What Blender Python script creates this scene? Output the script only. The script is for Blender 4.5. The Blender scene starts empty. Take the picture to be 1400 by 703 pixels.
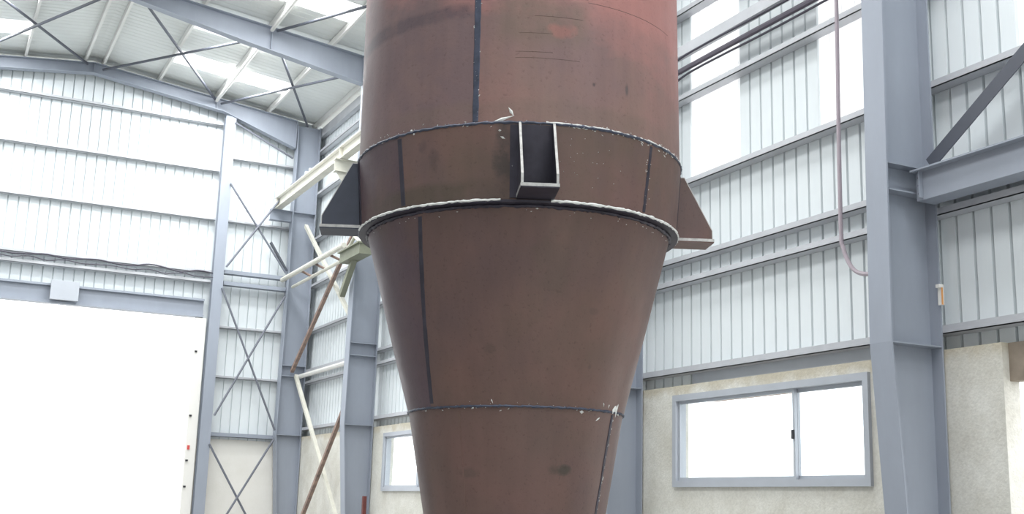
import bpy, bmesh, math, random
from mathutils import Vector, Matrix
random.seed(7)
PI = math.pi
scene = bpy.context.scene
COL = scene.collection

# ------------------------------------------------------------------ camera
F_PX, PITCH, ROLL, YAW = 1610.96, 0.209672, -0.0299113, 0.458003
EYE = 1.55
fw = Vector((math.sin(YAW)*math.cos(PITCH), math.cos(YAW)*math.cos(PITCH), math.sin(PITCH)))
rr = Vector((math.cos(YAW), -math.sin(YAW), 0)); dd = fw.cross(rr)
cr, sr = math.cos(ROLL), math.sin(ROLL)
right = cr*rr + sr*dd
down = -sr*rr + cr*dd
cd = bpy.data.cameras.new('camera'); cam = bpy.data.objects.new('camera', cd); COL.objects.link(cam)
cd.sensor_width = 36; cd.lens = F_PX/1400*36; cd.clip_end = 600
R = Matrix((right, -down, -fw)).transposed().to_4x4()
cam.matrix_world = Matrix.Translation((0, 0, EYE)) @ R
scene.camera = cam

# ------------------------------------------------------------------ daylight and exposure
vs = scene.view_settings
vs.view_transform = 'Standard'; vs.look = 'None'; vs.gamma = 1; vs.use_curve_mapping = False
vs.exposure = 0.0
SKY = 3.0
w = bpy.data.worlds.new('overcast_sky'); scene.world = w; w.use_nodes = True
bg = w.node_tree.nodes['Background']
bg.inputs[0].default_value = (0.95, 0.97, 1.0, 1); bg.inputs[1].default_value = SKY

def area(name, loc, rot, sx, sy, power, col=(1, 1, 1)):
    l = bpy.data.lights.new(name, 'AREA'); l.shape = 'RECTANGLE'; l.size = sx; l.size_y = sy
    l.energy = power; l.color = col
    o = bpy.data.objects.new(name, l); COL.objects.link(o); o.location = loc; o.rotation_euler = rot
    return o
SKYLIGHT_POWER = 320       # area lamp added under each roof skylight strip (see the roof)

# ------------------------------------------------------------------ materials
def mat(name, col, rough=0.6, metal=0.0, var=0.0, scale=3.0, bump=0.0, bscale=60.0, spec=0.4, col2=None, stretch=None):
    m = bpy.data.materials.new(name); m.use_nodes = True
    nt = m.node_tree; N = nt.nodes; L = nt.links
    b = N['Principled BSDF']
    b.inputs['Roughness'].default_value = rough; b.inputs['Metallic'].default_value = metal
    b.inputs['Specular IOR Level'].default_value = spec
    tc = N.new('ShaderNodeTexCoord')
    src = tc.outputs['Object']
    if stretch:
        mp = N.new('ShaderNodeMapping'); mp.inputs['Scale'].default_value = stretch
        L.new(src, mp.inputs[0]); src = mp.outputs[0]
    if var or col2:
        n = N.new('ShaderNodeTexNoise'); n.inputs['Scale'].default_value = scale
        n.inputs['Detail'].default_value = 6; n.inputs['Roughness'].default_value = 0.62
        L.new(src, n.inputs['Vector'])
        r = N.new('ShaderNodeValToRGB')
        c2 = col2 or tuple(c*(1-var) for c in col)
        r.color_ramp.elements[0].position = 0.32; r.color_ramp.elements[1].position = 0.68
        r.color_ramp.elements[0].color = (*c2, 1); r.color_ramp.elements[1].color = (*col, 1)
        L.new(n.outputs[0], r.inputs[0]); L.new(r.outputs[0], b.inputs['Base Color'])
    else:
        b.inputs['Base Color'].default_value = (*col, 1)
    if bump:
        n2 = N.new('ShaderNodeTexNoise'); n2.inputs['Scale'].default_value = bscale; n2.inputs['Detail'].default_value = 4
        L.new(tc.outputs['Object'], n2.inputs['Vector'])
        bp = N.new('ShaderNodeBump'); bp.inputs['Strength'].default_value = bump; bp.inputs['Distance'].default_value = 0.02
        L.new(n2.outputs[0], bp.inputs['Height']); L.new(bp.outputs[0], b.inputs['Normal'])
    return m

M = {}
M['cladding'] = mat('pale_cladding', (0.755, 0.80, 0.82), 0.5, 0, 0.08, 0.8, stretch=(1, 1, 0.15))
M['grey_wall'] = mat('grey_cladding', (0.40, 0.42, 0.43), 0.6, 0, 0.08, 0.8)
M['roofing'] = mat('roof_sheet_white', (0.70, 0.72, 0.70), 0.5, 0, 0.06, 0.6)
M['blue_steel'] = mat('blue_grey_paint', (0.32, 0.35, 0.41), 0.5, 0, 0.12, 1.2, stretch=(1, 1, 0.3))
M['dark_steel'] = mat('dark_grey_paint', (0.085, 0.092, 0.115), 0.5, 0, 0.15, 1.5)
M['rod_grey'] = mat('grey_rod_paint', (0.17, 0.18, 0.215), 0.5, 0, 0.15, 1.5)
M['girt'] = mat('galvanised_girt', (0.52, 0.53, 0.56), 0.45, 0.2, 0.12, 2.0)
M['white_steel'] = mat('white_purlin_paint', (0.74, 0.73, 0.70), 0.45, 0, 0.08, 2)
M['cream'] = mat('cream_paint', (0.66, 0.645, 0.57), 0.5, 0, 0.15, 3)
M['olive'] = mat('olive_paint', (0.22, 0.23, 0.17), 0.55, 0, 0.2, 4)
M['rustbar'] = mat('rusty_bar', (0.36, 0.25, 0.20), 0.75, 0, 0.3, 5, col2=(0.16, 0.12, 0.11))
M['redbar'] = mat('red_lead_paint', (0.14, 0.035, 0.03), 0.6, 0, 0.3, 5)
M['concrete'] = mat('concrete', (0.72, 0.71, 0.66), 0.85, 0, 0, 1.6, 0.35, 35, 0.2, col2=(0.58, 0.56, 0.50))
def stained_top(m, z0, col):
    nt = m.node_tree; N = nt.nodes; L = nt.links
    b = N['Principled BSDF']; src = b.inputs['Base Color'].links[0].from_socket
    tc = N.new('ShaderNodeTexCoord'); sp = N.new('ShaderNodeSeparateXYZ'); L.new(tc.outputs['Object'], sp.inputs[0])
    n = N.new('ShaderNodeTexNoise'); n.inputs['Scale'].default_value = 3.5; n.inputs['Detail'].default_value = 6
    L.new(tc.outputs['Object'], n.inputs['Vector'])
    ad = N.new('ShaderNodeMath'); ad.operation = 'MULTIPLY_ADD'; ad.inputs[1].default_value = 0.45
    L.new(n.outputs[0], ad.inputs[0]); L.new(sp.outputs[2], ad.inputs[2])
    r = N.new('ShaderNodeMapRange'); r.inputs[1].default_value = z0+0.16; r.inputs[2].default_value = z0+0.32; r.inputs[4].default_value = 0.75
    L.new(ad.outputs[0], r.inputs[0])
    x = N.new('ShaderNodeMix'); x.data_type = 'RGBA'; L.new(r.outputs[0], x.inputs[0]); L.new(src, x.inputs[6]); x.inputs[7].default_value = (*col, 1)
    sk = N.new('ShaderNodeTexNoise'); sk.inputs['Scale'].default_value = 22; sk.inputs['Detail'].default_value = 5
    L.new(tc.outputs['Object'], sk.inputs['Vector'])
    r2 = N.new('ShaderNodeMapRange'); r2.inputs[1].default_value = 0.35; r2.inputs[2].default_value = 0.65; r2.inputs[3].default_value = 0.93; r2.inputs[4].default_value = 1.03
    L.new(sk.outputs[0], r2.inputs[0])
    y = N.new('ShaderNodeVectorMath'); y.operation = 'SCALE'; L.new(x.outputs[2], y.inputs[0]); L.new(r2.outputs[0], y.inputs['Scale'])
    L.new(y.outputs[0], b.inputs['Base Color'])
stained_top(M['concrete'], 3.34, (0.47, 0.42, 0.32))
M['floor'] = mat('floor_concrete', (0.40, 0.395, 0.38), 0.6, 0, 0.15, 0.7, 0.1, 20)
M['ground'] = mat('yard_concrete', (0.62, 0.61, 0.57), 0.8, 0, 0.1, 0.4)
M['frame'] = mat('window_aluminium', (0.45, 0.475, 0.52), 0.4, 0.2, 0.06, 3)
M['rubber'] = mat('black_rubber', (0.03, 0.03, 0.035), 0.6)
M['pipe'] = mat('purple_grey_conduit', (0.13, 0.115, 0.145), 0.5)
M['cable'] = mat('dark_cable', (0.06, 0.055, 0.075), 0.55)
M['mauve'] = mat('mauve_conduit', (0.42, 0.36, 0.40), 0.5, 0, 0.1, 4)
M['brown'] = mat('brown_board', (0.30, 0.25, 0.20), 0.7, 0, 0.3, 4)
M['orange_wood'] = mat('varnished_board', (0.45, 0.27, 0.17), 0.6, 0, 0.3, 4)
M['white'] = mat('white_plastic', (0.8, 0.78, 0.74), 0.5)
M['orange'] = mat('orange_plastic', (0.7, 0.33, 0.12), 0.5)
M['red'] = mat('red_plastic', (0.6, 0.08, 0.07), 0.5)
M['bright'] = mat('ground_bright_steel', (0.62, 0.60, 0.58), 0.4, 0.3, 0.35, 25)
M['heat'] = mat('heat_tinted_steel', (0.050, 0.044, 0.062), 0.5, 0.2, 0.4, 8)
M['heat_blue'] = mat('blue_tinted_weld', (0.075, 0.085, 0.125), 0.45, 0.3, 0.45, 14)
M['lugblue'] = mat('dark_slate_plate', (0.060, 0.066, 0.090), 0.55, 0.1, 0.2, 6)
M['spatter'] = mat('weld_slag', (0.82, 0.82, 0.79), 0.4, 0.0, 0.25, 30)

def translucent(name, col):
    m = bpy.data.materials.new(name); m.use_nodes = True
    nt = m.node_tree; N = nt.nodes; L = nt.links
    b = N['Principled BSDF']; b.inputs['Base Color'].default_value = (*col, 1); b.inputs['Roughness'].default_value = 0.4
    t = N.new('ShaderNodeBsdfTranslucent'); t.inputs[0].default_value = (*col, 1)
    mx = N.new('ShaderNodeMixShader'); mx.inputs[0].default_value = 0.75
    L.new(b.outputs[0], mx.inputs[1]); L.new(t.outputs[0], mx.inputs[2])
    L.new(mx.outputs[0], N['Material Output'].inputs[0])
    return m
M['skylight'] = translucent('translucent_sheet', (0.95, 0.95, 0.95))

def glassmat():
    m = bpy.data.materials.new('window_glass'); m.use_nodes = True
    nt = m.node_tree; N = nt.nodes; L = nt.links
    N.remove(N['Principled BSDF'])
    t = N.new('ShaderNodeBsdfTransparent'); t.inputs[0].default_value = (0.93, 0.95, 0.95, 1)
    g = N.new('ShaderNodeBsdfGlossy'); g.inputs['Roughness'].default_value = 0.02
    mx = N.new('ShaderNodeMixShader'); mx.inputs[0].default_value = 0.06
    L.new(t.outputs[0], mx.inputs[1]); L.new(g.outputs[0], mx.inputs[2])
    L.new(mx.outputs[0], N['Material Output'].inputs[0])
    return m
M['glass'] = glassmat()

def rust(name, a, b, purple, top=None, left=None, stains=(), rings=()):
    """rolled plate: brown mill scale with redder and purplish blotches; 'top' = fresher red above a given height"""
    m = bpy.data.materials.new(name); m.use_nodes = True
    nt = m.node_tree; N = nt.nodes; L = nt.links
    p = N['Principled BSDF']; p.inputs['Specular IOR Level'].default_value = 0.42
    tc = N.new('ShaderNodeTexCoord')
    sx = N.new('ShaderNodeSeparateXYZ'); L.new(tc.outputs['Object'], sx.inputs[0])
    def math_(op, a_, b_=None, c_=None):
        q = N.new('ShaderNodeMath'); q.operation = op
        for i, v in enumerate((a_, b_, c_)):
            if v is None: continue
            if hasattr(v, 'node'): L.new(v, q.inputs[i])
            else: q.inputs[i].default_value = v
        return q.outputs[0]
    theta = math_('MULTIPLY', math_('ARCTAN2', sx.outputs[0], math_('MULTIPLY', sx.outputs[1], -1.0)), 180/PI)
    def noise(sc, detail=6, stretch=None, ro=0.6):
        n = N.new('ShaderNodeTexNoise'); n.inputs['Scale'].default_value = sc; n.inputs['Detail'].default_value = detail
        n.inputs['Roughness'].default_value = ro
        if stretch:
            mp = N.new('ShaderNodeMapping'); mp.inputs['Scale'].default_value = stretch
            L.new(tc.outputs['Object'], mp.inputs[0]); L.new(mp.outputs[0], n.inputs['Vector'])
        else:
            L.new(tc.outputs['Object'], n.inputs['Vector'])
        return n
    def ramp(src, lo, hi):
        r = N.new('ShaderNodeMapRange'); r.inputs[1].default_value = lo; r.inputs[2].default_value = hi
        L.new(src, r.inputs[0]); return r.outputs[0]
    def mix(f, c1, c2):
        x = N.new('ShaderNodeMix'); x.data_type = 'RGBA'
        if hasattr(f, 'node'): L.new(f, x.inputs[0])
        else: x.inputs[0].default_value = f
        for i, c in ((6, c1), (7, c2)):
            if hasattr(c, 'node'): L.new(c, x.inputs[i])
            else: x.inputs[i].default_value = (*c, 1)
        return x.outputs[2]
    c = mix(ramp(noise(1.6).outputs[0], 0.38, 0.64), a, b)
    c = mix(ramp(noise(1.1, 4, (1, 1, 0.6)).outputs[0], 0.46, 0.68), c, purple)
    if left is not None:      # left of the vertical weld, mixed towards a darker, more purple colour
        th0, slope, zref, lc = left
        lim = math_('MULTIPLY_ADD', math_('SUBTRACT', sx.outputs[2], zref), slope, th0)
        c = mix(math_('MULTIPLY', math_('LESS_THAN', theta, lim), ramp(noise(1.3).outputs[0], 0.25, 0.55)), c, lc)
    if top:
        z, colr = top
        sp = N.new('ShaderNodeSeparateXYZ'); L.new(tc.outputs['Object'], sp.inputs[0])
        nz = noise(2.2, 5, (1, 1, 1.6))
        ad = N.new('ShaderNodeMath'); ad.operation = 'MULTIPLY_ADD'; ad.inputs[1].default_value = 0.9
        L.new(nz.outputs[0], ad.inputs[0]); L.new(sp.outputs[2], ad.inputs[2])
        hx = N.new('ShaderNodeMath'); hx.operation = 'MULTIPLY_ADD'; hx.inputs[1].default_value = 0.28
        L.new(sp.outputs[0], hx.inputs[0]); L.new(ad.outputs[0], hx.inputs[2])
        c = mix(ramp(hx.outputs[0], z+0.30, z+0.75), c, colr)
    wob = noise(5.0, 4).outputs[0]
    for z0, hz, t0, t1, colr, amt in rings:      # rolled marks round the shell between two bearings
        dz = math_('ABSOLUTE', math_('SUBTRACT', math_('MULTIPLY_ADD', wob, 0.08, sx.outputs[2]), z0+0.04))
        m1 = ramp(dz, hz, hz*0.45)
        m2 = math_('MULTIPLY', ramp(theta, t0-3, t0+3), ramp(theta, t1+3, t1-3))
        c = mix(math_('MULTIPLY', math_('MULTIPLY', m1, m2), math_('MULTIPLY', ramp(noise(2.6).outputs[0], 0.30, 0.55), amt)), c, colr)
    for th, z, wth, hz, colr, amt in stains:     # smudges left by handling
        dth = math_('DIVIDE', math_('SUBTRACT', theta, th), wth); dz = math_('DIVIDE', math_('SUBTRACT', sx.outputs[2], z), hz)
        d2 = math_('ADD', math_('MULTIPLY', dth, dth), math_('MULTIPLY', dz, dz))
        d2 = math_('MULTIPLY_ADD', noise(9, 5).outputs[0], 3.4, math_('SUBTRACT', d2, 1.7))
        c = mix(math_('MULTIPLY', ramp(d2, 1.1, 0.1), amt), c, colr)
    streak = ramp(noise(7, 4, (1, 1, 0.06)).outputs[0], 0.40, 0.66)
    sk = N.new('ShaderNodeMix'); sk.data_type = 'RGBA'; sk.blend_type = 'MULTIPLY'
    L.new(math_('MULTIPLY', streak, 0.5), sk.inputs[0]); L.new(c, sk.inputs[6]); sk.inputs[7].default_value = (0.80, 0.80, 0.82, 1)
    c = sk.outputs[2]
    fine = noise(38, 3, None, 0.7)
    dk = N.new('ShaderNodeMix'); dk.data_type = 'RGBA'; dk.blend_type = 'MULTIPLY'
    L.new(ramp(fine.outputs[0], 0.42, 0.30), dk.inputs[0]); L.new(c, dk.inputs[6]); dk.inputs[7].default_value = (0.80, 0.78, 0.78, 1)
    L.new(dk.outputs[2], p.inputs['Base Color'])
    rg = ramp(noise(3).outputs[0], 0.2, 0.8)
    mr = N.new('ShaderNodeMapRange'); mr.inputs[3].default_value = 0.42; mr.inputs[4].default_value = 0.60
    L.new(rg, mr.inputs[0]); L.new(mr.outputs[0], p.inputs['Roughness'])
    bp = N.new('ShaderNodeBump'); bp.inputs['Strength'].default_value = 0.12; bp.inputs['Distance'].default_value = 0.01
    L.new(fine.outputs[0], bp.inputs['Height']); L.new(bp.outputs[0], p.inputs['Normal'])
    return m
ZBAND0 = 3.60
OLIVE = (0.172, 0.115, 0.092)
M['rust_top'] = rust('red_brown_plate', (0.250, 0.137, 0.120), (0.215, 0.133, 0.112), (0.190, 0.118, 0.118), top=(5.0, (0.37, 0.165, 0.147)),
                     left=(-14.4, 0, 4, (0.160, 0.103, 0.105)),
                     rings=((4.90, 0.22, -9, 21, OLIVE, 0.85), (5.32, 0.10, -2, 48, OLIVE, 0.6), (4.98, 0.07, -75, -15, (0.085, 0.060, 0.070), 0.7), (4.22, 0.10, -80, 60, OLIVE, 0.5)),
                     stains=((13, 4.83, 5, 0.06, (0.30, 0.130, 0.110), 0.8), (24, 4.46, 0.7, 0.02, (0.05, 0.04, 0.04), 0.9), (37, 4.48, 0.8, 0.05, (0.08, 0.07, 0.07), 0.8), (24, 5.2, 3, 0.12, OLIVE, 0.8)))
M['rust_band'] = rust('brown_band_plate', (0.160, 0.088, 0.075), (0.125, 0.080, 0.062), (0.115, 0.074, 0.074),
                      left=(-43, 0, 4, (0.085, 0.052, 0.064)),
                      rings=((ZBAND0+0.06, 0.10, -60, -4, (0.075, 0.058, 0.040), 0.7),),
                      stains=((-29, 3.90, 2.2, 0.10, (0.06, 0.04, 0.04), 0.45), (-33, 4.02, 2.0, 0.06, (0.06, 0.04, 0.044), 0.45), (-5, 3.9, 4, 0.25, (0.06, 0.045, 0.040), 0.8)))
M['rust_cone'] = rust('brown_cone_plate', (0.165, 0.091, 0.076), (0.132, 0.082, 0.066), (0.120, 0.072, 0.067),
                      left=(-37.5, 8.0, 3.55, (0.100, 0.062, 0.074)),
                      stains=((-12, 2.62, 3, 0.04, (0.09, 0.06, 0.05), 0.4), (33, 2.9, 2.4, 0.025, (0.09, 0.06, 0.052), 0.35), (35, 2.52, 1.2, 0.02, (0.08, 0.055, 0.05), 0.45), (14, 3.2, 10, 0.25, (0.115, 0.075, 0.060), 0.6)))

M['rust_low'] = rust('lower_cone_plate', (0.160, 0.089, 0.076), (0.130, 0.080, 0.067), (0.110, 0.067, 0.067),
                     stains=((26, 1.80, 8, 0.045, (0.060, 0.050, 0.040), 0.85), (-28, 1.78, 8, 0.04, (0.09, 0.064, 0.054), 0.5)))

# ------------------------------------------------------------------ mesh helpers
class MB:
    def __init__(s): s.v = []; s.f = []; s.mi = []
    def add(s, verts, faces, mi=0):
        n = len(s.v); s.v += [tuple(v) for v in verts]
        s.f += [tuple(i+n for i in f) for f in faces]; s.mi += [mi]*len(faces); return s
    def box(s, x0, x1, y0, y1, z0, z1, mi=0):
        v = [(x, y, z) for z in (z0, z1) for y in (y0, y1) for x in (x0, x1)]
        return s.add(v, [(0, 2, 3, 1), (4, 5, 7, 6), (0, 1, 5, 4), (2, 6, 7, 3), (0, 4, 6, 2), (1, 3, 7, 5)], mi)
    def prism(s, pts, a, b, mi=0, mi_side=None):
        """closed polygon of 3-D points pushed from offset a to offset b"""
        a = Vector(a); b = Vector(b); n = len(pts)
        v = [Vector(p)+a for p in pts]+[Vector(p)+b for p in pts]
        s.add(v, [tuple(range(n-1, -1, -1)), tuple(range(n, 2*n))], mi)
        s.f += [(len(s.v)-2*n+i, len(s.v)-2*n+(i+1) % n, len(s.v)-n+(i+1) % n, len(s.v)-n+i) for i in range(n)]
        s.mi += [mi if mi_side is None else mi_side]*n
        return s
    def bar(s, p, q, wd, ht, up=(0, 0, 1), mi=0):
        p = Vector(p); q = Vector(q); d = (q-p).normalized(); u = Vector(up)
        if abs(d.dot(u)) > 0.98: u = Vector((1, 0, 0))
        x = d.cross(u).normalized(); y = x.cross(d).normalized()
        c = [x*sx*wd/2+y*sy*ht/2 for sx, sy in ((-1, -1), (1, -1), (1, 1), (-1, 1))]
        v = [p+k for k in c]+[q+k for k in c]
        return s.add(v, [(3, 2, 1, 0), (4, 5, 6, 7), (0, 1, 5, 4), (1, 2, 6, 5), (2, 3, 7, 6), (3, 0, 4, 7)], mi)
    def angle(s, p, q, leg, th, up=(0, 0, 1)):
        """rolled angle section: two thin legs"""
        p = Vector(p); q = Vector(q); d = (q-p).normalized(); u = Vector(up)
        x = d.cross(u).normalized(); y = x.cross(d).normalized()
        s.bar(p, q, leg, th, up)
        o = x*(leg/2-th/2)+y*(leg/2)
        return s.bar(p+o, q+o, th, leg-th, up)
    def tube(s, pts, r, n=8, mi=0, radii=None):
        pts = [Vector(p) for p in pts]; rings = []
        base = len(s.v); vs_ = []
        for i, p in enumerate(pts):
            d = (pts[min(i+1, len(pts)-1)]-pts[max(i-1, 0)]).normalized()
            u = Vector((0, 0, 1)) if abs(d.z) < 0.95 else Vector((1, 0, 0))
            x = d.cross(u).normalized(); y = x.cross(d)
            ri = radii[i] if radii else r
            vs_ += [p+(x*math.cos(2*PI*k/n)+y*math.sin(2*PI*k/n))*ri for k in range(n)]
        fs = []
        for i in range(len(pts)-1):
            for k in range(n):
                a = i*n+k; b = i*n+(k+1) % n
                fs.append((a, b, b+n, a+n))
        fs.append(tuple(range(n-1, -1, -1))); e = (len(pts)-1)*n; fs.append(tuple(e+k for k in range(n)))
        return s.add(vs_, fs, mi)
    def lathe(s, prof, n=128, mi=0, closed=True):
        vs_ = [(r*math.sin(2*PI*k/n), -r*math.cos(2*PI*k/n), z) for (z, r) in prof for k in range(n)]
        m = len(prof); fs = []
        for i in range(m if closed else m-1):
            j = (i+1) % m
            for k in range(n):
                l = (k+1) % n
                fs.append((i*n+k, i*n+l, j*n+l, j*n+k))
        return s.add(vs_, fs, mi)
    def build(s, name, mats, parent=None, smooth=False):
        me = bpy.data.meshes.new(name); me.from_pydata(s.v, [], s.f)
        if not isinstance(mats, (list, tuple)): mats = [mats]
        for m in mats: me.materials.append(m)
        me.polygons.foreach_set('material_index', s.mi)
        bm = bmesh.new(); bm.from_mesh(me); bmesh.ops.recalc_face_normals(bm, faces=bm.faces); bm.to_mesh(me); bm.free()
        if smooth:
            me.polygons.foreach_set('use_smooth', [True]*len(me.polygons))
            me.set_sharp_from_angle(angle=math.radians(35))
        me.update()
        o = bpy.data.objects.new(name, me); COL.objects.link(o)
        if parent: o.parent = parent
        return o

def tag(o, label, cat, group=None):
    o['label'] = label; o['category'] = cat
    if group: o['group'] = group
    return o
def thing(name, label, cat, loc=(0, 0, 0), group=None):
    o = bpy.data.objects.new(name, None); COL.objects.link(o); o.location = loc; o.empty_display_size = 0.2
    return tag(o, label, cat, group)
def struct(o): o['kind'] = 'structure'; return o
def struct_empty(name):
    o = bpy.data.objects.new(name, None); COL.objects.link(o); return struct(o)
def dup(o, loc, parent):
    c = o.copy(); COL.objects.link(c); c.location = loc; c.parent = parent; return c

# ------------------------------------------------------------------ main dimensions (metres)
XR = 10.4          # inner face of the right wall's girts
XP = 10.60         # inner face of its cladding
XL = -3.64         # left side wall
XRIDGE = 3.38
YG = 35.55         # inner face of the gable girts
YP = 35.75         # inner face of gable cladding
YB = -5.0          # open rear end of the hall
SL = 0.115
BAYS = [10.0, 16.33, 22.67, 29.0, 35.35]
def purlin_z(x): return 14.13-SL*abs(x-XRIDGE)
def roof_z(x): return 14.33-SL*abs(x-XRIDGE)

# ------------------------------------------------------------------ floor and yard
struct(MB().box(XL-0.3, 10.9, YB, 36.2, -0.3, 0).build('floor', M['floor']))
g = MB().box(-90, 140, -60, 200, -0.6, -0.32).build('ground', M['ground']); struct(g)

# ------------------------------------------------------------------ right wall: concrete upstand with window openings, sheets, girts
W1 = (11.06, 15.26, 1.95, 3.30)
W2 = (23.75, 27.98, 1.88, 3.26)
CT = 3.47
wr = MB()
C0, C1 = 10.42, 10.66
def dado(y0, y1, z0, z1): wr.box(C0, C1, y0, y1, z0, z1)
ys = [9.03, W1[0], W1[1], W2[0], W2[1], 36.0]
dado(ys[0], ys[1], 0, CT); dado(ys[1], ys[2], 0, W1[2]); dado(ys[1], ys[2], W1[3], CT)
dado(ys[2], ys[3], 0, CT); dado(ys[3], ys[4], 0, W2[2]); dado(ys[3], ys[4], W2[3], CT); dado(ys[4], ys[5], 0, CT)
dado(YB, 4.5, 0, CT)
wall_right = struct(wr.build('wall_right', M['concrete']))
MB().box(10.52, 10.66, 4.5, 9.03, 3.05, CT).build('lintel_board', M['brown'], wall_right)

MB().box(10.555, 10.575, 10.25, 15.0, 3.44, 3.66).build('flashing', M['frame'], wall_right)
MB().box(10.50, 10.64, 12.7, 14.5, 3.195, 3.225).build('reveal_board', M['orange_wood'], wall_right)
PITCH_R = 0.255
def strip(z0, z1, pitch):
    """one rib pitch of trapezoid sheet, along +Y, standing; groove pushed outward (+X)"""
    g, dpt, t = 0.013, 0.075, 0.012
    prof = [(dpt, -pitch/2), (dpt, -pitch/2+g*0.7), (0, -pitch/2+g*1.6), (0, pitch/2-g*1.6), (dpt, pitch/2-g*0.7), (dpt, pitch/2)]
    out = prof+[(x+t, y) for x, y in reversed(prof)]
    return MB().prism([(x, y, 0) for x, y in out], (0, 0, z0), (0, 0, z1))
SKY_W = []
for yc in (5.15, 8.3, 11.38, 14.46, 17.6, 20.75):
    SKY_W.append((yc-0.53, yc+0.53))
def in_sky(y): return any(a <= y <= b for a, b in SKY_W)
tops = {}
full = strip(3.43, 13.15, PITCH_R).build('cladding_panel', M['cladding'], wall_right)
low = strip(3.43, 6.70, PITCH_R).build('cladding_panel', M['cladding'], wall_right)
sky = strip(6.70, 9.62, PITCH_R).build('skylight_panel', M['skylight'], wall_right)
high = strip(9.62, 13.15, PITCH_R).build('cladding_panel', M['cladding'], wall_right)
used = set()
def put(o, loc, parent):
    if o.name not in used:
        used.add(o.name); o.location = loc; return o
    return dup(o, loc, parent)
y = 35.875
while y > 0.8:
    if in_sky(y):
        for o in (low, sky, high): put(o, (XP, y, 0), wall_right)
    else:
        put(full, (XP, y, 0), wall_right)
    y -= PITCH_R
struct(MB().box(XP, XP+0.08, YB, 0.9, 3.43, 13.15).build('wall_right_rear', M['cladding']))

def girt(p, q, parent, h=0.085, out=(1, 0, 0), depth=0.19, m='girt'):
    """C section girt: web on the inner side, two flanges, lips; open side down/outward"""
    p = Vector(p); q = Vector(q); o = Vector(out)
    b = MB(); t = 0.012
    up = Vector((0, 0, 1))
    def plate(o0, o1, z0, z1):
        pts = [p+o*o0+up*z0, p+o*o1+up*z0, p+o*o1+up*z1, p+o*o0+up*z1]
        b.prism(pts, (0, 0, 0), q-p)
    plate(0, depth, h/2-t, h/2)
    plate(0, t, -h/2, h/2-t)
    plate(0, depth, -h/2, -h/2+t)
    plate(depth-t, depth, -h/2+t, h/2-t)
    return b.build('girt', M[m], parent)
for z in (3.70, 5.10, 5.46, 6.68, 8.13, 9.62, 11.1, 12.5):
    girt((XR, 0.9, z), (XR, 35.45, z), wall_right, h=0.09 if z != 3.70 else 0.10)

# ------------------------------------------------------------------ windows in the right wall
def window(name, Wd, ysplit):
    y0, y1, z0, z1 = Wd
    e = struct_empty(name); e.location = (C0, y0, z0)
    bx = lambda b, x0, x1, ya, yb, za, zb: b.box(x0-C0, x1-C0, ya-y0, yb-y0, za-z0, zb-z0)
    b = MB(); f = 0.075
    xo = C0-0.05; xi = C0+0.14
    bx(b, xo, xi, y0-0.02, y1+0.02, z0-0.02, z0+f); bx(b, xo, xi, y0-0.02, y1+0.02, z1-f, z1+0.02)
    bx(b, xo, xi, y0-0.02, y0+f, z0+f, z1-f); bx(b, xo, xi, y1-f, y1+0.02, z0+f, z1-f)
    b.build('window_frame', M['frame'], e)
    def sash(ya, yb, x, s):
        b = MB()
        bx(b, x, x+0.045, ya, yb, z0+f, z0+f+s); bx(b, x, x+0.045, ya, yb, z1-f-s, z1-f)
        bx(b, x, x+0.045, ya, ya+s, z0+f+s, z1-f-s); bx(b, x, x+0.045, yb-s, yb, z0+f+s, z1-f-s)
        o = b.build('sash', M['frame'], e)
        g_ = MB(); bx(g_, x+0.018, x+0.024, ya+s, yb-s, z0+f+s, z1-f-s); g_.build('glass_pane', M['glass'], o)
        return o
    s1 = sash(ysplit-0.03, y1-f, C0+0.0, 0.045)
    sash(y0+f, ysplit+0.03, C0+0.06, 0.05)
    l = MB(); bx(l, C0-0.03, C0, ysplit-0.015, ysplit+0.015, (z0+z1)/2-0.07, (z0+z1)/2+0.05); l.build('latch', M['rubber'], s1)
    return e
window('window_1', W1, 12.50)
window('window_2', W2, 25.8)

# ------------------------------------------------------------------ gable wall with the big open door
DX0, DX1, DZ = -0.5, 7.02, 6.86
wg = MB()
for a, b_, z0, z1 in ((DX1+0.1, 10.66, 0, 3.30), (XL, DX0-0.1, 0, 3.30)):
    wg.box(a, b_, YP-0.02, YP+0.22, z0, z1)
wall_back = struct(wg.build('wall_back', mat('bright_lit_concrete', (0.84, 0.82, 0.78), 0.85, 0, 0, 1.2, 0.2, 30, 0.2, col2=(0.78, 0.76, 0.71))))  # strong light on the gable base is put into this lighter concrete colour
PG = 0.285
def gable_strip(x, z0):
    g, dpt, t = 0.012, 0.05, 0.012
    prof = [(-PG/2, dpt), (-PG/2+g*0.7, dpt), (-PG/2+g*1.6, 0), (PG/2-g*1.6, 0), (PG/2-g*0.7, dpt), (PG/2, dpt)]
    out = prof+[(a, b+t) for a, b in reversed(prof)]
    zt = roof_z(x)-0.02
    b = MB(); n = len(out)
    v = [(a, b_, z0) for a, b_ in out]+[(a, b_, roof_z(x+a)-0.02) for a, b_ in out]
    fs = [tuple(range(n-1, -1, -1)), tuple(range(n, 2*n))]+[(i, (i+1) % n, n+(i+1) % n, n+i) for i in range(n)]
    b.add(v, fs)
    o = b.build('cladding_panel', M['cladding'], wall_back); o.location = (x, YP, 0); return o
x = XL+PG/2
while x < 10.6:
    gable_strip(x, 7.40 if DX0-0.1 < x < DX1+0.15 else 3.30)
    x += PG
for z in (12.98, 11.48, 9.94):
    girt((XL+0.05, YG, z), (7.36, YG, z), wall_back, out=(0, 1, 0), h=0.08)
for z in (7.98, 8.28):
    girt((XL+0.05, YG-0.08, z), (7.36, YG-0.08, z), wall_back, out=(0, 1, 0), h=0.09, depth=0.25)
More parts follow.
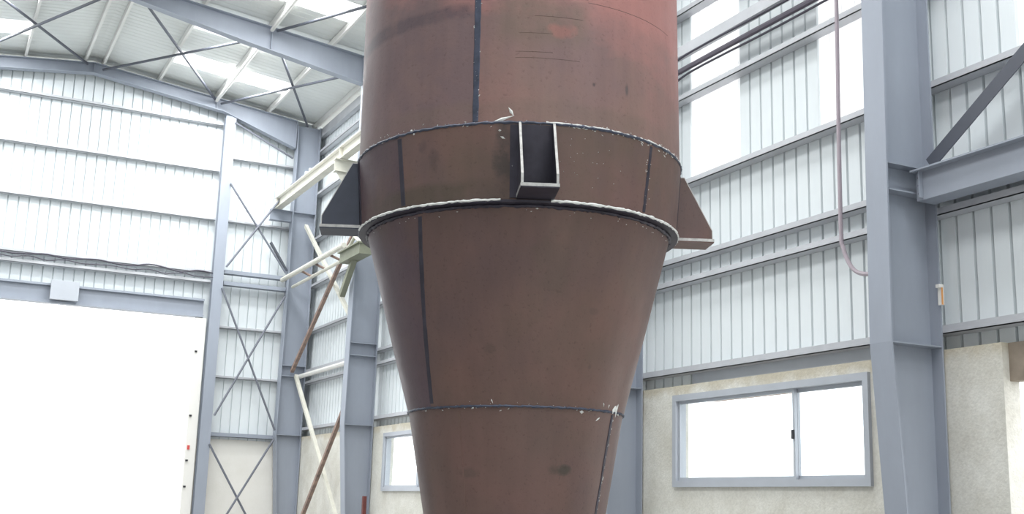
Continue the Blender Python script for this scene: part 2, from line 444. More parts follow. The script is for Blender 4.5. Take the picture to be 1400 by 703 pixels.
for z in (11.95, 9.94, 6.64, 5.14):
    girt((7.72, YG, z), (10.38, YG, z), wall_back, out=(0, 1, 0), h=0.07)
girt((7.72, YG-0.05, 3.42), (10.38, YG-0.05, 3.42), wall_back, out=(0, 1, 0), h=0.12, depth=0.22, m='blue_steel')
for z in (7.95, 8.30):
    girt((7.72, YG-0.22, z), (9.64, YG-0.22, z), wall_back, out=(0, 1, 0), h=0.13, depth=0.2, m='blue_steel')
# door
door = struct_empty('door_1'); door.location = (DX0, YG, 0)
def dbox(name, m, *a):
    x0, x1, y0, y1, z0, z1 = a
    return MB().box(x0-DX0, x1-DX0, y0-YG, y1-YG, z0, z1).build(name, m, door)
b = MB()
for z0, z1, y0 in ((6.86, 6.93, YG-0.12), (6.93, 7.36, YG+0.0), (7.36, 7.42, YG-0.10)):
    b.box(0-0.1, DX1-DX0+0.2, y0-YG, 0.16, z0, z1)
b.build('header_beam', M['blue_steel'], door)
dbox('motor_housing', M['frame'], 2.86, 3.62, YG-0.30, YG-0.13, 6.95, 7.50)
rail = dbox('guide_rail', M['white'], DX1, DX1+0.30, YG-0.1, YG+0.18, 0, 6.84)
dbox('guide_rail', M['white'], DX0-0.13, DX0, YG-0.1, YG+0.18, 0, 6.84)
for z in (5.8, 3.9, 1.85, 2.6):
    MB().box(DX1-DX0+0.03, DX1-DX0+0.10, -0.14, -0.1, z, z+0.05).build('bolt_plate', M['rubber'], rail)
MB().box(DX1-DX0+0.05, DX1-DX0+0.12, -0.13, -0.1, 2.94, 3.06).build('safety_tag', M['red'], rail)

# ------------------------------------------------------------------ left side wall
struct(MB().box(XL-0.1, XL, YB, 35.9, 0, 13.4).build('wall_left', M['grey_wall']))

# rear wall with its door opening
b = MB()
b.box(XL-0.1, 1.1, YB-0.12, YB, 0, 14.4); b.box(5.7, 10.9, YB-0.12, YB, 0, 14.4); b.box(1.1, 5.7, YB-0.12, YB, 5.0, 14.4)
struct(b.build('wall_front', M['cladding']))

# ------------------------------------------------------------------ roof sheets with translucent strips and purlins
edges = [36.05, 34.98, 33.91, 32.84, 31.92, 31.0, 29.93, 28.8, 27.62, 26.45]
flags = {(33.91, 32.84), (31.0, 29.93), (27.62, 26.45)}
yy = 26.45; k = 0
while yy > YB+0.9:
    n_ = yy-1.07; edges.append(n_); k += 1
    if k % 3 == 0: flags.add((yy, n_))
    yy = n_
ceiling = struct_empty('ceiling')
XE0, XE1 = XL-0.2, 10.85
def sheet(y1, y0, xa, xb, m, name):
    n = 4; d = y1-y0; prof = []
    for i in range(n):
        u0 = i/n*d
        prof += [(u0, 0.0), (u0+d/n*0.70, 0.0), (u0+d/n*0.78, 0.012), (u0+d/n*0.92, 0.012)]
    prof.append((d, 0))
    out = prof+[(u, h+0.015) for u, h in reversed(prof)]
    za, zb = roof_z(xa), roof_z(xb)
    b = MB(); c = len(out)
    v = [(xa, u, za+h) for u, h in out]+[(xb, u, zb+h) for u, h in out]
    fs = [(i, i+1, c+i+1, c+i) for i in range(c-1)]+[(c-1, 0, c, 2*c-1)]
    L_ = len(prof)
    if name == 'skylight_panel':      # one thin translucent skin
        fs = [(i, i+1, c+i+1, c+i) for i in range(L_-1)]
    for i in range(L_-1) if name != 'skylight_panel' else ():
        fs.append((i, c-1-i, c-2-i, i+1)); fs.append((c+i, c+i+1, 2*c-2-i, 2*c-1-i))
    b.add(v, fs); o = b.build(name, m, ceiling); o.location = (0, y0, 0); return o
lamp_n = 0
for y1, y0 in zip(edges[:-1], edges[1:]):
    if (y1, y0) in flags:
        segs = [(XE0, -1.94, 0), (-1.94, 1.48, 1), (1.48, XRIDGE, 0), (XRIDGE, 5.28, 0), (5.28, 8.70, 1), (8.70, XE1, 0)]
    else:
        segs = [(XE0, XRIDGE, 0), (XRIDGE, XE1, 0)]
    for xa, xb, s in segs:
        sheet(y1, y0, xa, xb, M['skylight' if s else 'roofing'], 'skylight_panel' if s else 'roof_sheet')
        if s:
            xm = (xa+xb)/2
            sgn = 1 if xm > XRIDGE else -1
            pw = SKYLIGHT_POWER*(1.4 if y0 > 29 else 0.6 if y0 > 26 else 1.15 if y0 > 22 else 0.45 if y0 > 11 else 0.72)*(1.0 if sgn > 0 else 0.8)  # unseen near-bay lamps are added and weighted to brighten the hopper's front
            area('skylight_fill', (xm, (y0+y1)/2, roof_z(xm)-0.14), (0, sgn*math.atan(SL), 0), 3.3, y1-y0-0.06, pw, (0.98, 1, 1))
PUR = [3.12, 3.64, 5.28, 7.05, 8.70, 10.30]
for xp in PUR+[2*XRIDGE-v for v in PUR[2:]]:
    z = purlin_z(xp); b = MB()
    b.box(xp-0.035, xp+0.035, YB+0.02, 35.9, z+0.005, z+0.02); b.box(xp-0.035, xp+0.035, YB+0.02, 35.9, z+0.165, z+0.185)
    b.box(xp-0.035, xp-0.022, YB+0.02, 35.9, z+0.02, z+0.165)
    b.build('purlin', M['white_steel'], ceiling)
MB().box(10.42, 10.58, YB+0.02, 35.6, 13.0, 13.28).build('eave_beam', M['girt'], ceiling)

# ------------------------------------------------------------------ columns
def column(yc, label, cname='portal_column', corbel='blue_steel'):
    e = thing(cname, label, 'column', (10.0, yc, 0))
    X = lambda v: v-10.0
    hw = 0.17; ft = 0.022
    zt = 13.28
    inner = [(0, 9.86), (3.50, 9.61), (7.8, 9.66), (zt-1.0, 9.66), (zt, 9.64)]
    b = MB(); n = len(inner)
    v = []
    for z, xx in inner:
        v += [(X(xx), -hw, z), (X(xx), hw, z), (X(xx)+ft, hw, z), (X(xx)+ft, -hw, z)]
    f = []
    for i in range(n-1):
        for k in range(4):
            f.append((i*4+k, i*4+(k+1) % 4, i*4+4+(k+1) % 4, i*4+4+k))
    f += [(0, 1, 2, 3), tuple(4*(n-1)+k for k in (3, 2, 1, 0))]
    b.add(v, f).build('inner_flange', M['blue_steel'], e)
    pts = [(X(xx)+ft, 0, z) for z, xx in inner]+[(X(XR)-ft, 0, zt), (X(XR)-ft, 0, 0)]
    MB().prism(pts, (0, -0.008, 0), (0, 0.008, 0)).build('web', M['blue_steel'], e)
    b = MB(); b.box(X(XR)-ft, X(XR), -hw, hw, 0, zt)
    b.build('outer_flange', M['blue_steel'], e)
    for z in (3.50, 5.28, 5.60, 10.42):
        xi = 9.61+ft if z == 3.5 else 9.645+ft
        for y0, y1 in ((-hw+0.005, -0.009), (0.009, hw-0.005)):
            MB().box(X(xi)+0.004, X(XR)-ft-0.002, y0, y1, z-0.009, z+0.009).build('stiffener', M['blue_steel'], e)
    # runway corbel
    cb = MB()
    cb.box(X(8.98), X(9.65), -0.12, 0.12, 10.425, 10.445); cb.box(X(8.98), X(9.65), -0.12, 0.12, 10.10, 10.12)
    cb.box(X(8.98), X(9.65), -0.008, 0.008, 10.12, 10.425)
    if corbel == 'cream':
        cb.prism([(X(9.02), 0, 10.12), (X(9.65), 0, 10.12), (X(9.65), 0, 9.45), (X(9.50), 0, 9.45)], (0, -0.01, 0), (0, 0.01, 0))
    cb.build('runway_corbel', M[corbel], e)
    return e
column(BAYS[0], 'big blue-grey steel I-column right of the wide sliding window')
column(BAYS[1], 'blue-grey steel column half hidden by the right edge of the brown cone')
column(BAYS[3], 'blue-grey steel column just left of the brown cone, beside the olive fitting', corbel='cream')
cc = column(BAYS[4], 'corner steel column where gable and right wall meet, farthest of the columns')

MB().bar((-0.94, -0.02, 9.38), (-0.37, -0.02, 8.53), 0.05, 0.15, (0, 1, 0)).build('knee_brace', M['dark_steel'], cc)

# post of the gable wall
e = thing('gable_post', 'tall blue-grey steel post on the gable wall, right of the open doorway', 'column', (7.53, 35.36, 0))
zt = 13.20
MB().box(-0.16, 0.16, -0.09, -0.07, 0, zt).build('inner_flange', M['blue_steel'], e)
MB().box(-0.007, 0.007, -0.07, 0.15, 0, zt).build('web', M['blue_steel'], e)
MB().box(-0.16, 0.16, 0.15, 0.17, 0, zt).build('outer_flange', M['blue_steel'], e)

# ------------------------------------------------------------------ rafters
def rafter(yc, depth, label, xe=9.62):
    e = thing('roof_rafter', label, 'beam', (XRIDGE, yc, 13.0))
    hw, ft = 0.13, 0.02
    top = lambda x: purlin_z(x)
    xs = [XL+0.02]+[2*XRIDGE-x for x, d in reversed(depth) if 2*XRIDGE-x > XL+0.1]+[x for x, d in depth if x > XRIDGE]
    def dep(x):
        x = XRIDGE+abs(x-XRIDGE)
        for (x0, d0), (x1, d1) in zip(depth[:-1], depth[1:]):
            if x <= x1: return d0+(d1-d0)*(x-x0)/(x1-x0)
        return depth[-1][1]
    tp = [(x-XRIDGE, 0, top(x)-13) for x in xs]; bt = [(x-XRIDGE, 0, top(x)-dep(x)-13) for x in xs]
    def plate(line, dz0, dz1, name):
        b = MB(); n = len(line); v = []
        for x, _, z in line:
            v += [(x, -hw, z+dz0), (x, hw, z+dz0), (x, hw, z+dz1), (x, -hw, z+dz1)]
        f = [(i*4+k, i*4+(k+1) % 4, i*4+4+(k+1) % 4, i*4+4+k) for i in range(n-1) for k in range(4)]
        f += [(0, 1, 2, 3), (4*n-1, 4*n-2, 4*n-3, 4*n-4)]
        b.add(v, f).build(name, M['blue_steel'], e)
    plate(tp, -ft, 0, 'top_flange'); plate(bt, 0, ft, 'bottom_flange')
    b = MB(); n = len(tp)
    v = []
    for (x, _, z1), (_, _, z0) in zip(tp, bt):
        v += [(x, -0.007, z0+ft), (x, 0.007, z0+ft), (x, 0.007, z1-ft), (x, -0.007, z1-ft)]
    f = [(i*4+k, i*4+(k+1) % 4, i*4+4+(k+1) % 4, i*4+4+k) for i in range(n-1) for k in range(4)]
    f += [(0, 1, 2, 3), (4*n-1, 4*n-2, 4*n-3, 4*n-4)]
    b.add(v, f).build('web', M['blue_steel'], e)
    b = MB()
    b.box(xe-XRIDGE-0.02, xe-XRIDGE, -hw, hw, top(xe)-dep(xe)-13, top(xe)-13); b.build('end_plate', M['blue_steel'], e)
    for xs_ in (XRIDGE, 7.05):
        MB().box(xs_-XRIDGE-0.008, xs_-XRIDGE+0.008, -hw+0.01, -0.008, top(xs_)-dep(xs_)-12.97, top(xs_)-13.03).build('stiffener', M['blue_steel'], e)
    return e
rafter(35.35, [(3.38, 0.33), (7.28, 0.38), (9.62, 0.92)], 'steel roof rafter against the gable wall, above the white cladding')
rafter(29.0, [(3.38, 0.40), (6.4, 0.62), (9.62, 0.78)], 'deep steel roof rafter at the top left, in front of the gable rafter')

# ------------------------------------------------------------------ roof bracing rods
def rod(name, p, q, r, m, label, cat='brace', ang=False, up=(0, 0, 1)):
    p = Vector(p); q = Vector(q); b = MB()
    if ang: b.angle((0, 0, 0), q-p, r, 0.012, up)
    else: b.tube([(0, 0, 0), q-p], r, 8)
    o = b.build(name, M[m], None, not ang); o.location = p
    return tag(o, label, cat)
def rz(x): return purlin_z(x)-0.10
ya, yb = 29.16, 35.18
def roofrod(xa, y0, xb, y1, label, dz=0.0):
    d = Vector((xb-xa, y1-y0, 0)).normalized()*0.15
    rod('roof_brace', (xa+d.x, y0, rz(xa)+dz), (xb-d.x, y1, rz(xb)+dz), 0.038, 'dark_steel', label)
roofrod(-0.29, ya, 3.25, yb, 'dark roof rod at the top left corner, falling right to the gable rafter ridge')
roofrod(-0.29, yb, 3.25, ya, 'dark roof rod at the far left, rising right to the ridge of the deep rafter', -0.09)
roofrod(3.55, ya, 7.05, yb, 'dark roof rod from the deep rafter ridge down to the top of the gable post')
roofrod(3.55, yb, 7.05, ya, 'dark roof rod from the gable rafter ridge, rising right to the deep rafter', -0.09)
roofrod(7.10, ya, 10.0, yb, 'dark roof rod falling steeply right from the deep rafter into the far corner')
roofrod(7.10, yb, 10.0, ya, 'dark roof rod running right from the gable post top towards the brown vessel', -0.09)
roofrod(7.10, 28.84, 10.0, 22.8, 'dark roof rod in front of the deep rafter, reaching the vessel top edge')
# strut pipe across the two rafters at the post top
o = rod('roof_strut', (7.02, 22.9, rz(7.02)-0.02), (7.02, 28.83, rz(7.02)-0.02), 0.055, 'white_steel', 'white pipe strut in front of the deep rafter, running up out of the picture', 'strut')
o = rod('roof_strut', (7.02, 29.17, rz(7.02)-0.02), (7.02, 35.2, rz(7.02)-0.02), 0.055, 'white_steel', 'white pipe strut between the deep rafter and the gable post top', 'strut')

# ------------------------------------------------------------------ gable bracing (right of the post)
gy = 35.235
def grod(x0, z0, x1, z1, label, dy=0.0, r=0.032):
    rod('gable_brace', (x0, gy+dy, z0), (x1, gy+dy, z1), r, 'rod_grey', label)
grod(7.66, 13.0, 9.55, 12.15, 'thin rod under the gable rafter haunch, from post top to corner column')
grod(7.66, 11.04, 9.58, 8.45, 'rod of the upper gable cross, falling right from the post to the corner column')
grod(7.72, 8.42, 9.58, 11.30, 'rod of the upper gable cross, rising right from the post to the corner column', -0.075)
grod(7.66, 7.78, 9.58, 3.62, 'rod of the middle gable cross, falling right beside the open doorway')
grod(7.72, 3.95, 9.58, 7.70, 'rod of the middle gable cross, rising right beside the open doorway', -0.075)
grod(7.66, 3.12, 9.55, 0.05, 'rod of the lowest gable cross, falling right in front of the pale concrete')
grod(7.72, 0.05, 9.55, 3.35, 'rod of the lowest gable cross, rising right in front of the pale concrete', -0.075)
# ------------------------------------------------------------------ right wall bay bracing between the two far columns
xb = 10.04
def wrod(y0, z0, y1, z1, m, label, dx=0.0, leg=0.10):
    rod('wall_brace', (xb+dx, y0, z0), (xb+dx, y1, z1), leg, m, label, 'brace', True, (1, 0, 0))
wrod(35.12, 10.0, 29.2, 5.75, 'cream', 'cream angle brace falling right above the pale strut, behind the left vessel lug')
wrod(29.2, 9.25, 35.12, 5.42, 'rustbar', 'dark rusty angle brace falling left from the olive fitting', -0.13)
wrod(35.12, 5.30, 29.2, 0.05, 'cream', 'cream angle brace crossing the concrete in the far corner bay, falling right')
wrod(29.7, 4.2, 34.3, 0.05, 'rustbar', 'dark rusty angle brace crossing the concrete in the far corner bay, falling left', -0.13)
for z, lb in ((5.28, 'white horizontal strut in the far corner bay, just above the concrete'),):
    rod('wall_strut', (xb+0.16, 29.2, z), (xb+0.16, 35.15, z), 0.07, 'white_steel', lb, 'strut')
# pale ladder strut with two chords
e = thing('lattice_strut', 'pale cream double-tube strut running from the corner column to the olive fitting', 'strut', (9.45, 35.1, 8.2))
MB().tube([(0, 0, 0), (0, -5.9, 0)], 0.075, 10).build('chord', M['cream'], e, True)
MB().tube([(0.28, -0.2, -0.22), (0.28, -5.85, -0.22)], 0.05, 10).build('chord', M['cream'], e, True)
for y in (-1.9, -3.2, -4.6):
    MB().tube([(0.0, y, -0.02), (0.28, y-0.25, -0.2)], 0.035, 8).build('spacer', M['rustbar'], e, True)
e = thing('beam_fitting', 'olive-green box fitting with a slanting leg on the column left of the cone', 'fitting', (9.4, 28.75, 7.72))
b = MB(); b.box(-0.10, 0.24, -1.25, 0.3, -0.06, 0.20); b.box(-0.16, 0.24, -1.3, 0.33, 0.20, 0.24); b.build('box', M['olive'], e)
MB().bar((0.1, -0.3, -0.02), (0.1, 0.55, -0.85), 0.14, 0.14).build('slanting_leg', M['olive'], e)
MB().tube([(0.05, -1.0, 0.24), (-0.02, -0.6, 0.5), (0.05, 0.0, 0.36), (0.0, 0.28, 0.24)], 0.05, 8).build('clamp', M['cream'], e, True)

# ------------------------------------------------------------------ crane runway
e = thing('runway_beam', 'cream crane runway beam high along the right wall, left of the vessel', 'beam', (9.2, 35.35, 10.45))
LR = -26.0
MB().box(-0.11, 0.11, LR, 0, 0, 0.022).build('bottom_flange', M['cream'], e)
MB().box(-0.11, 0.11, LR, 0, 0.33, 0.352).build('top_flange', M['white_steel'], e)
MB().box(-0.007, 0.007, LR, 0, 0.022, 0.33).build('web', M['cream'], e)
MB().box(-0.03, 0.03, LR, 0, 0.352, 0.40).build('rail', M['white_steel'], e)
for y in (-0.15, -6.35, -12.7):
    MB().box(-0.1, -0.008, y-0.006, y+0.006, 0.022, 0.33).build('stiffener', M['cream'], e)
for y in (-3.2, -3.6):
    MB().box(-0.1, 0.1, y-0.05, y+0.05, 0.352, 0.44).build('rail_clip', M['girt'], e)

# ------------------------------------------------------------------ rails and cables on the near right wall
e = thing('wall_channel', 'grey horizontal steel channel in front of the upper wall skylights, right of the vessel', 'rail', (10.22, 16.2, 8.72))
for x0, x1, z0, z1 in ((0, 0.012, 0, 0.17), (0.012, 0.12, 0, 0.012), (0.012, 0.12, 0.158, 0.17)):
    MB().box(x0, x1, -6.1, 0, z0, z1).build('channel_web' if x1 < 0.05 else 'channel_flange', M['girt'], e)
def cable(name, pts, r, m, label, cat='cable', n=6):
    o0 = Vector(pts[0]); b = MB()
    P = [Vector(p)-o0 for p in pts]; Q = []
    for i in range(len(P)-1):
        p0 = P[max(i-1, 0)]; p1 = P[i]; p2 = P[i+1]; p3 = P[min(i+2, len(P)-1)]
        for k in range(n):
            t = k/n
            Q.append(0.5*((2*p1)+(p2-p0)*t+(2*p0-5*p1+4*p2-p3)*t*t+(3*p1-p0-3*p2+p3)*t**3))
    Q.append(P[-1])
    o = b.tube(Q, r, 8).build(name, M[m], None, True); o.location = o0
    return tag(o, label, cat)
cable('conduit_pipe', [(10.30, 16.2, 8.50), (10.30, 14, 8.52), (10.30, 10.3, 8.50)], 0.045, 'pipe', 'thick dark conduit below the grey channel on the upper right wall', 'pipe', 4)
cable('thin_cable', [(10.30, 16.2, 8.40), (10.3, 15.4, 8.33), (10.3, 14.6, 8.42), (10.3, 12.5, 8.40), (10.3, 10.3, 8.42)], 0.018, 'cable', 'thin sagging cable under the dark conduit on the upper right wall')
cable('thin_cable', [(10.18, 16.2, 8.66), (10.18, 15.3, 8.62), (10.18, 14.4, 8.67), (10.18, 12.2, 8.64), (10.18, 10.3, 8.66)], 0.018, 'cable', 'thin cable clipped along the lower edge of the grey channel')
cable('drop_cable', [(10.38, 11.05, 9.72), (10.14, 11.08, 9.4), (10.12, 11.12, 7.4), (10.12, 11.15, 5.22), (10.12, 11.11, 4.85), (10.12, 10.97, 4.59), (10.12, 10.78, 4.48), (10.12, 10.45, 4.44)], 0.027, 'mauve', 'mauve cable hanging down the right wall and curving to the big column')

# ------------------------------------------------------------------ bracing right of the near column
e = thing('bracing_beam', 'blue-grey horizontal H-beam right of the big column', 'beam', (10.16, 9.80, 5.17))
LB = -8.0
MB().box(-0.10, 0.17, LB, 0, 0, 0.02).build('bottom_flange', M['blue_steel'], e)
MB().box(-0.20, 0.17, LB, 0, 0.335, 0.355).build('top_flange', M['blue_steel'], e)
MB().box(-0.10, -0.085, LB, 0, 0.02, 0.335).build('web', M['blue_steel'], e)
MB().box(-0.16, -0.10, -0.10, -0.085, 0.02, 0.335).build('end_plate', M['blue_steel'], e)
for z in (0.08, 0.18, 0.27):
    MB().tube([(-0.105, -0.05, z), (-0.118, -0.05, z)], 0.014, 8).build('bolt', M['dark_steel'], e)
rod('diagonal_brace', (10.2, 9.72, 5.62), (10.2, 4.2, 9.21), 0.17, 'dark_steel', 'dark diagonal brace rising right from the big column above the H-beam', 'brace', True, (1, 0, 0))
e = thing('wall_hook', 'small white and orange hook on the outer edge of the big column', 'hook', (10.365, 9.77, 3.98))
MB().box(-0.02, 0.02, 0.0, 0.055, 0, 0.24).build('plate', M['white'], e)
MB().box(-0.05, -0.02, 0.0, 0.055, 0.20, 0.24).build('tip', M['white'], e)
MB().box(-0.024, 0.0, -0.006, 0.0, 0.0, 0.20).build('edge_strip', M['orange'], e)
o = MB().bar((0, 0, 0), (0.02, 0.10, 1.72), 0.09, 0.09).build('red_bar', M['redbar']); o.location = (9.93, 27.86, 0)
tag(o, 'dark red steel bar standing upright beside the column left of the cone', 'bar')

# ------------------------------------------------------------------ cables along the door rail
pts = []
for i in range(22):
    pts.append((-2.5+i*0.47, 35.33, 8.20+0.05*math.sin(i*1.9)+0.03*random.uniform(-1, 1)))
cable('rail_cable', pts, 0.022, 'cable', 'dark wavy cable lying along the double rail above the doorway', 'cable', 3)
pts = [(p[0], 35.26, 8.07+0.04*math.sin(i*2.7)) for i, p in enumerate(pts)]
cable('rail_cable', pts, 0.014, 'cable', 'thinner lower cable along the double rail above the doorway', 'cable', 3)

# ------------------------------------------------------------------ the vessel
TILT = math.radians(-0.8)
VX, VY = 4.01446, 8.05507
vf = Vector((VX, VY, 0)).normalized(); vr = Vector((vf.y, -vf.x, 0))
vu = Vector((0, 0, 1))*math.cos(TILT)+vr*math.sin(TILT)
ve1 = vr*math.cos(TILT)-Vector((0, 0, 1))*math.sin(TILT)
vessel = thing('hopper', 'large rust-brown steel hopper with a tapered cone bottom in the middle of the hall', 'hopper')
base = Vector((VX, VY, 0))+Vector((0, 0, 4))-vu*4
vessel.matrix_world = Matrix.Translation(base+Vector((0, 0, 0.008))) @ Matrix((ve1, vf, vu)).transposed().to_4x4()
T = 0.012
ZB, ZL = 4.13, 3.60
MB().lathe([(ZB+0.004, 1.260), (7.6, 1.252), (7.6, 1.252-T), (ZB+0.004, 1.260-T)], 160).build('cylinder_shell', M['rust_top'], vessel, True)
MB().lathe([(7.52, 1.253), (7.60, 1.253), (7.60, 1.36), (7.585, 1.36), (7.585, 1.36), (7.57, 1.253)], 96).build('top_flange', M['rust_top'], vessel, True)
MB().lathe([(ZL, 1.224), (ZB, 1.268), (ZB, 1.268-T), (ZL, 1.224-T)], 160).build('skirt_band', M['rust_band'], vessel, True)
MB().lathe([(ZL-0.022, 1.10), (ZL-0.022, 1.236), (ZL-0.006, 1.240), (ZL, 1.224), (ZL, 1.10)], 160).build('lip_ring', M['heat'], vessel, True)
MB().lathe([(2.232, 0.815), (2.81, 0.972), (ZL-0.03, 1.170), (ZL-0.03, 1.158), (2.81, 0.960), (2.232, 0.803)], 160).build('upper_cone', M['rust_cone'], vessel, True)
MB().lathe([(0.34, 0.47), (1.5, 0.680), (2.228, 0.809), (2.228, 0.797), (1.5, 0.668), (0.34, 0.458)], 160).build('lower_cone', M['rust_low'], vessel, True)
MB().lathe([(0.30, 0.40), (0.30, 0.60), (0.34, 0.60), (0.34, 0.40)], 64).build('outlet_flange', M['rust_cone'], vessel, True)
MB().lathe([(0.0, 0.41), (0.30, 0.41), (0.30, 0.40), (0.0, 0.40)], 64).build('outlet_pipe', M['rust_cone'], vessel, True)

def surf_r(z):
    prof = [(0.34, 0.47), (1.5, 0.680), (2.23, 0.812), (2.81, 0.972), (ZL-0.03, 1.170), (ZL, 1.224), (ZB, 1.268), (ZB+0.004, 1.26), (7.6, 1.252)]
    for (z0, r0), (z1, r1) in zip(prof[:-1], prof[1:]):
        if z <= z1: return r0+(r1-r0)*(z-z0)/max(z1-z0, 1e-6)
    return 1.252
def cyl(th, r, z):
    a = math.radians(th); return Vector((r*math.sin(a), -r*math.cos(a), z))
def ring_bead(name, z, r, rad, m, seed, th0=-180, th1=180, amp=0.3, n=360, dz=0.0):
    rd = random.Random(seed); pts = []; rads = []
    n = int(n*(th1-th0)/360)
    for i in range(n+1):
        th = th0+(th1-th0)*i/n
        pts.append(cyl(th, r, z+dz*math.sin(th*0.9)+rad*0.3*rd.uniform(-1, 1))); rads.append(rad*(1+amp*rd.uniform(-1, 1)))
    return MB().tube(pts, rad, 6, 0, rads).build(name, m, vessel, True)
ring_bead('weld_bead', ZB+0.004, 1.266, 0.011, M['heat_blue'], 1)
ring_bead('weld_bead', ZL-0.006, 1.238, 0.009, M['spatter'], 2, -78, -6)
ring_bead('weld_bead', ZL-0.006, 1.238, 0.010, M['spatter'], 3, 10, 100)
ring_bead('weld_bead', ZL-0.03, 1.172, 0.014, M['heat'], 4)
ring_bead('weld_bead', ZL-0.006, 1.237, 0.008, M['heat_blue'], 7, -180, -78)
ring_bead('weld_bead', 2.230, 0.814, 0.009, M['heat_blue'], 5)
ring_bead('weld_bead', ZB+0.012, 1.268, 0.006, M['spatter'], 6, 8, 95, 0.6)

def seam(th0, z0, th1, z1, width, m, name='weld_seam', lift=0.004, n=24, jit=0.0, seed=0):
    """narrow raised strip following the shell"""
    rd = random.Random(seed); v = []; f = []
    for i in range(n+1):
        t = i/n; z = z0+(z1-z0)*t; r = surf_r(z); th = th0+(th1-th0)*t
        wdt = width*(1+jit*rd.uniform(-1, 1)); da = math.degrees(wdt/2/r)
        v += [cyl(th-da, r-0.003, z), cyl(th-da*0.7, r+lift, z), cyl(th+da*0.7, r+lift, z), cyl(th+da, r-0.003, z)]
    for i in range(n):
        for k in range(3):
            a = i*4+k; f.append((a, a+1, a+5, a+4))
        f.append((i*4+3, i*4, i*4+4, i*4+7))
    f += [(0, 1, 2, 3), (4*n+3, 4*n+2, 4*n+1, 4*n)]
    return MB().add(v, f).build(name, m, vessel)
seam(-14.4, 7.55, -14.4, ZB+0.02, 0.050, M['heat_blue'], jit=0.12, n=60, seed=1)
seam(-43, ZB-0.02, -42, ZL+0.02, 0.050, M['heat'], seed=2)
seam(48.5, ZB-0.02, 46.5, ZL+0.02, 0.035, M['heat'], jit=0.2, seed=3)
seam(-37, ZL-0.06, -47, 2.26, 0.045, M['heat'], jit=0.12, seed=4)
seam(60, 2.21, 56, 0.40, 0.030, M['heat'], jit=0.3, seed=5)
seam(-30, 2.20, -30, 0.40, 0.016, M['rust_band'], jit=0.2, seed=6, lift=0.002)
# weld slag: specks and short strokes left on the plate
sp = MB(); rd = random.Random(11)
def speck(th, z, ln, wd, rot, lift=0.006):
    r = surf_r(z); a = math.radians(th)
    tx = Vector((math.cos(a), math.sin(a), 0)); tn = Vector((math.sin(a), -math.cos(a), 0)); tz = Vector((0, 0, 1))
    p = cyl(th, r, z); cx, sx = math.cos(rot), math.sin(rot)
    A = tx*cx+tz*sx; B = -tx*sx+tz*cx
    v = [p-A*ln/2-tn*0.003, p-B*wd/2-tn*0.003, p+A*ln/2-tn*0.003, p+B*wd/2-tn*0.003, p+A*ln*0.05+tn*lift]
    sp.add(v, [(0, 1, 4), (1, 2, 4), (2, 3, 4), (3, 0, 4), (3, 2, 1, 0)])
for i in range(90):
    th = rd.uniform(-65, 85); speck(th, ZB+rd.gauss(0.015, 0.015), rd.uniform(0.008, 0.03), rd.uniform(0.006, 0.012), rd.uniform(-0.5, 0.9))
for i in range(55):
    th = rd.uniform(12, 70); speck(th, ZB+rd.gauss(0.0, 0.012), rd.uniform(0.015, 0.05), rd.uniform(0.008, 0.014), rd.uniform(-0.7, 0.2))
for i in range(26):
    speck(rd.uniform(-70, 80), ZL-0.05-rd.uniform(0.0, 0.03), rd.uniform(0.008, 0.028), 0.008, rd.uniform(-0.4, 0.4))
for i in range(34):
    speck(rd.uniform(-55, 65), 2.23+rd.gauss(0, 0.012), rd.uniform(0.008, 0.025), 0.008, rd.uniform(-1, 1))
for i in range(26):
    z = 2.2-rd.uniform(0, 0.9); speck(60-(2.21-z)/1.81*4+rd.uniform(0.2, 1.6), z, rd.uniform(0.02, 0.05), 0.009, 1.4+rd.uniform(-0.3, 0.3))
for i in range(14):
    speck(rd.uniform(46, 49), rd.uniform(ZL+0.05, ZB-0.1), 0.014, 0.009, rd.uniform(0, 3))
for i in range(20):
    speck(rd.uniform(12, 35), rd.uniform(ZL+0.1, ZB-0.05), 0.010, 0.007, rd.uniform(0, 3))
for i in range(22):
    speck(-14.4+rd.uniform(-1.2, 1.2), rd.uniform(ZB, 5.6), 0.02, 0.012, rd.uniform(0, 3))
for th, z, ln, wd, rot in ((-6.0, ZB+0.03, 0.19, 0.034, 0.30), (-3.0, ZB+0.085, 0.10, 0.030, 2.1), (-9, ZB+0.005, 0.12, 0.02, 0.1), (-6.5, ZB-0.05, 0.03, 0.02, 0), (-5.6, ZB-0.10, 0.05, 0.02, -0.5), (-2.5, ZB-0.30, 0.025, 0.09, 0.2),
                           (16, ZB+0.01, 0.09, 0.018, -0.2), (20, ZB, 0.09, 0.02, -0.2), (-38, ZB+0.02, 0.035, 0.03, 0), (-36.5, ZB-0.01, 0.03, 0.02, 0),
                           (61, 2.265, 0.12, 0.085, 0.9), (63.5, 2.275, 0.18, 0.035, 1.2), (66, 2.225, 0.10, 0.014, -0.3), (49, 2.28, 0.05, 0.014, -1.1), (54, 2.27, 0.04, 0.014, 1.4), (47, 2.17, 0.06, 0.014, 0.6), (35, 2.21, 0.04, 0.03, 0), (-12, 2.27, 0.05, 0.014, -1.2), (-22, 2.22, 0.03, 0.016, 0.6), (6, ZL-0.045, 0.03, 0.014, 0)):
    speck(th, z, ln, wd, rot, 0.009)
o = sp.build('weld_slag', M['spatter'], vessel); o['kind'] = 'stuff'
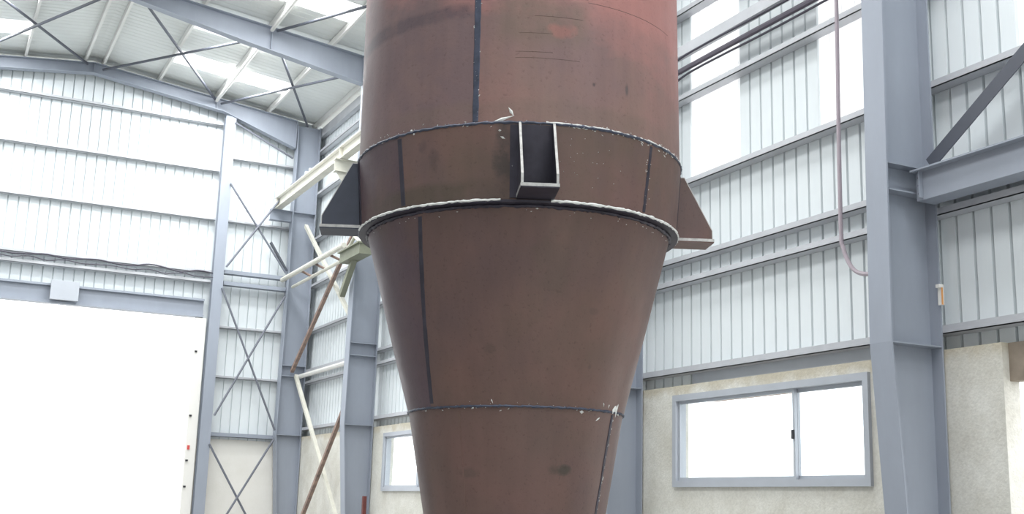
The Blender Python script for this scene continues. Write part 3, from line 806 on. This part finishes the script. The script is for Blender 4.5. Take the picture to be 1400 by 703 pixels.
# scribed layout lines and grind marks on the cylinder: thin raised traces
for th0, th1, z in ((-9, 22, 5.09), (4, 20, 4.93), (-1, 10, 4.80), (-2, 10, 4.66), (-2, 19, 4.615), (22, 62, 5.07)):
    v = []; f = []; n = 20
    for i in range(n+1):
        th = th0+(th1-th0)*i/n; r = surf_r(z)
        v += [cyl(th, r-0.002, z-0.004), cyl(th, r+0.0015, z), cyl(th, r-0.002, z+0.004)]
    for i in range(n):
        a = i*3; f += [(a, a+1, a+4, a+3), (a+1, a+2, a+5, a+4), (a+2, a, a+3, a+5)]
    f += [(0, 2, 1), (3*n, 3*n+1, 3*n+2)]
    MB().add(v, f).build('scribe_line', M['rust_band'], vessel)

# support lugs
def lug(th, plate, pad, label=None):
    rc = 1.252
    v = []; f = []; n = 8; hw = 8.2; hw2 = 5.6 if th == 5 else 8.2
    zs = (ZL+0.01, ZB-0.012)
    for i in range(n+1):
        a = th-hw+(hw+hw2)*i/n
        for z in zs:
            v += [cyl(a, surf_r(z)-0.004, z), cyl(a, surf_r(z)+0.008, z)]
    for i in range(n):
        a = i*4; f += [(a+1, a+5, a+7, a+3), (a, a+2, a+6, a+4), (a, a+4, a+5, a+1), (a+2, a+3, a+7, a+6)]
    f += [(0, 1, 3, 2), (4*n, 4*n+2, 4*n+3, 4*n+1)]
    e = MB().add(v, f).build('support_lug', M[pad], vessel)
    if label: e['label'] = label
    a = math.radians(th); rad = Vector((math.sin(a), -math.cos(a), 0)); tan = Vector((math.cos(a), math.sin(a), 0))
    for s in (-1, 1):
        out = [(1.262, ZB-0.01), (1.305, ZB-0.01), (1.52, ZL+0.10), (1.52, ZL+0.034), (1.235, ZL+0.034)]
        pts = [rad*r+Vector((0, 0, z)) for r, z in out]
        m_ = MB(); c = tan*(s*0.118)
        m_.prism(pts, c-tan*0.008, c+tan*0.008, 0)
        # bright ground edge along the outer rim
        for (r0, z0), (r1, z1) in zip(out[:3], out[1:4]):
            p = rad*(r0+0.002)+Vector((0, 0, z0))+c; q = rad*(r1+0.002)+Vector((0, 0, z1))+c
            m_.bar(p, q, 0.017, 0.006, rad, 1)
        m_.build('gusset', [M[plate], M['bright']], e)
    b = MB(); zb0, zb1 = ZL+0.002, ZL+0.034
    c = [rad*r_+tan*t_ for r_, t_ in ((1.215, -0.128), (1.535, -0.128), (1.535, 0.128), (1.215, 0.128))]
    b.prism([p+Vector((0, 0, zb0)) for p in c], (0, 0, 0), (0, 0, zb1-zb0), 0)
    for i in range(3):
        p, q = c[i], c[i+1]
        b.bar(p+Vector((0, 0, zb0+0.020)), q+Vector((0, 0, zb0+0.020)), 0.004, 0.022, (0, 0, 1), 1)
    b.build('base_plate', [M[plate], M['bright']], e)
    return e
lug(5, 'heat', 'heat', 'dark heat-tinted front lug with bright ground edges')
lug(-84, 'lugblue', 'heat', 'slate-dark lug on the left side')
lug(96, 'rust_band', 'heat', 'brown lug on the right side')
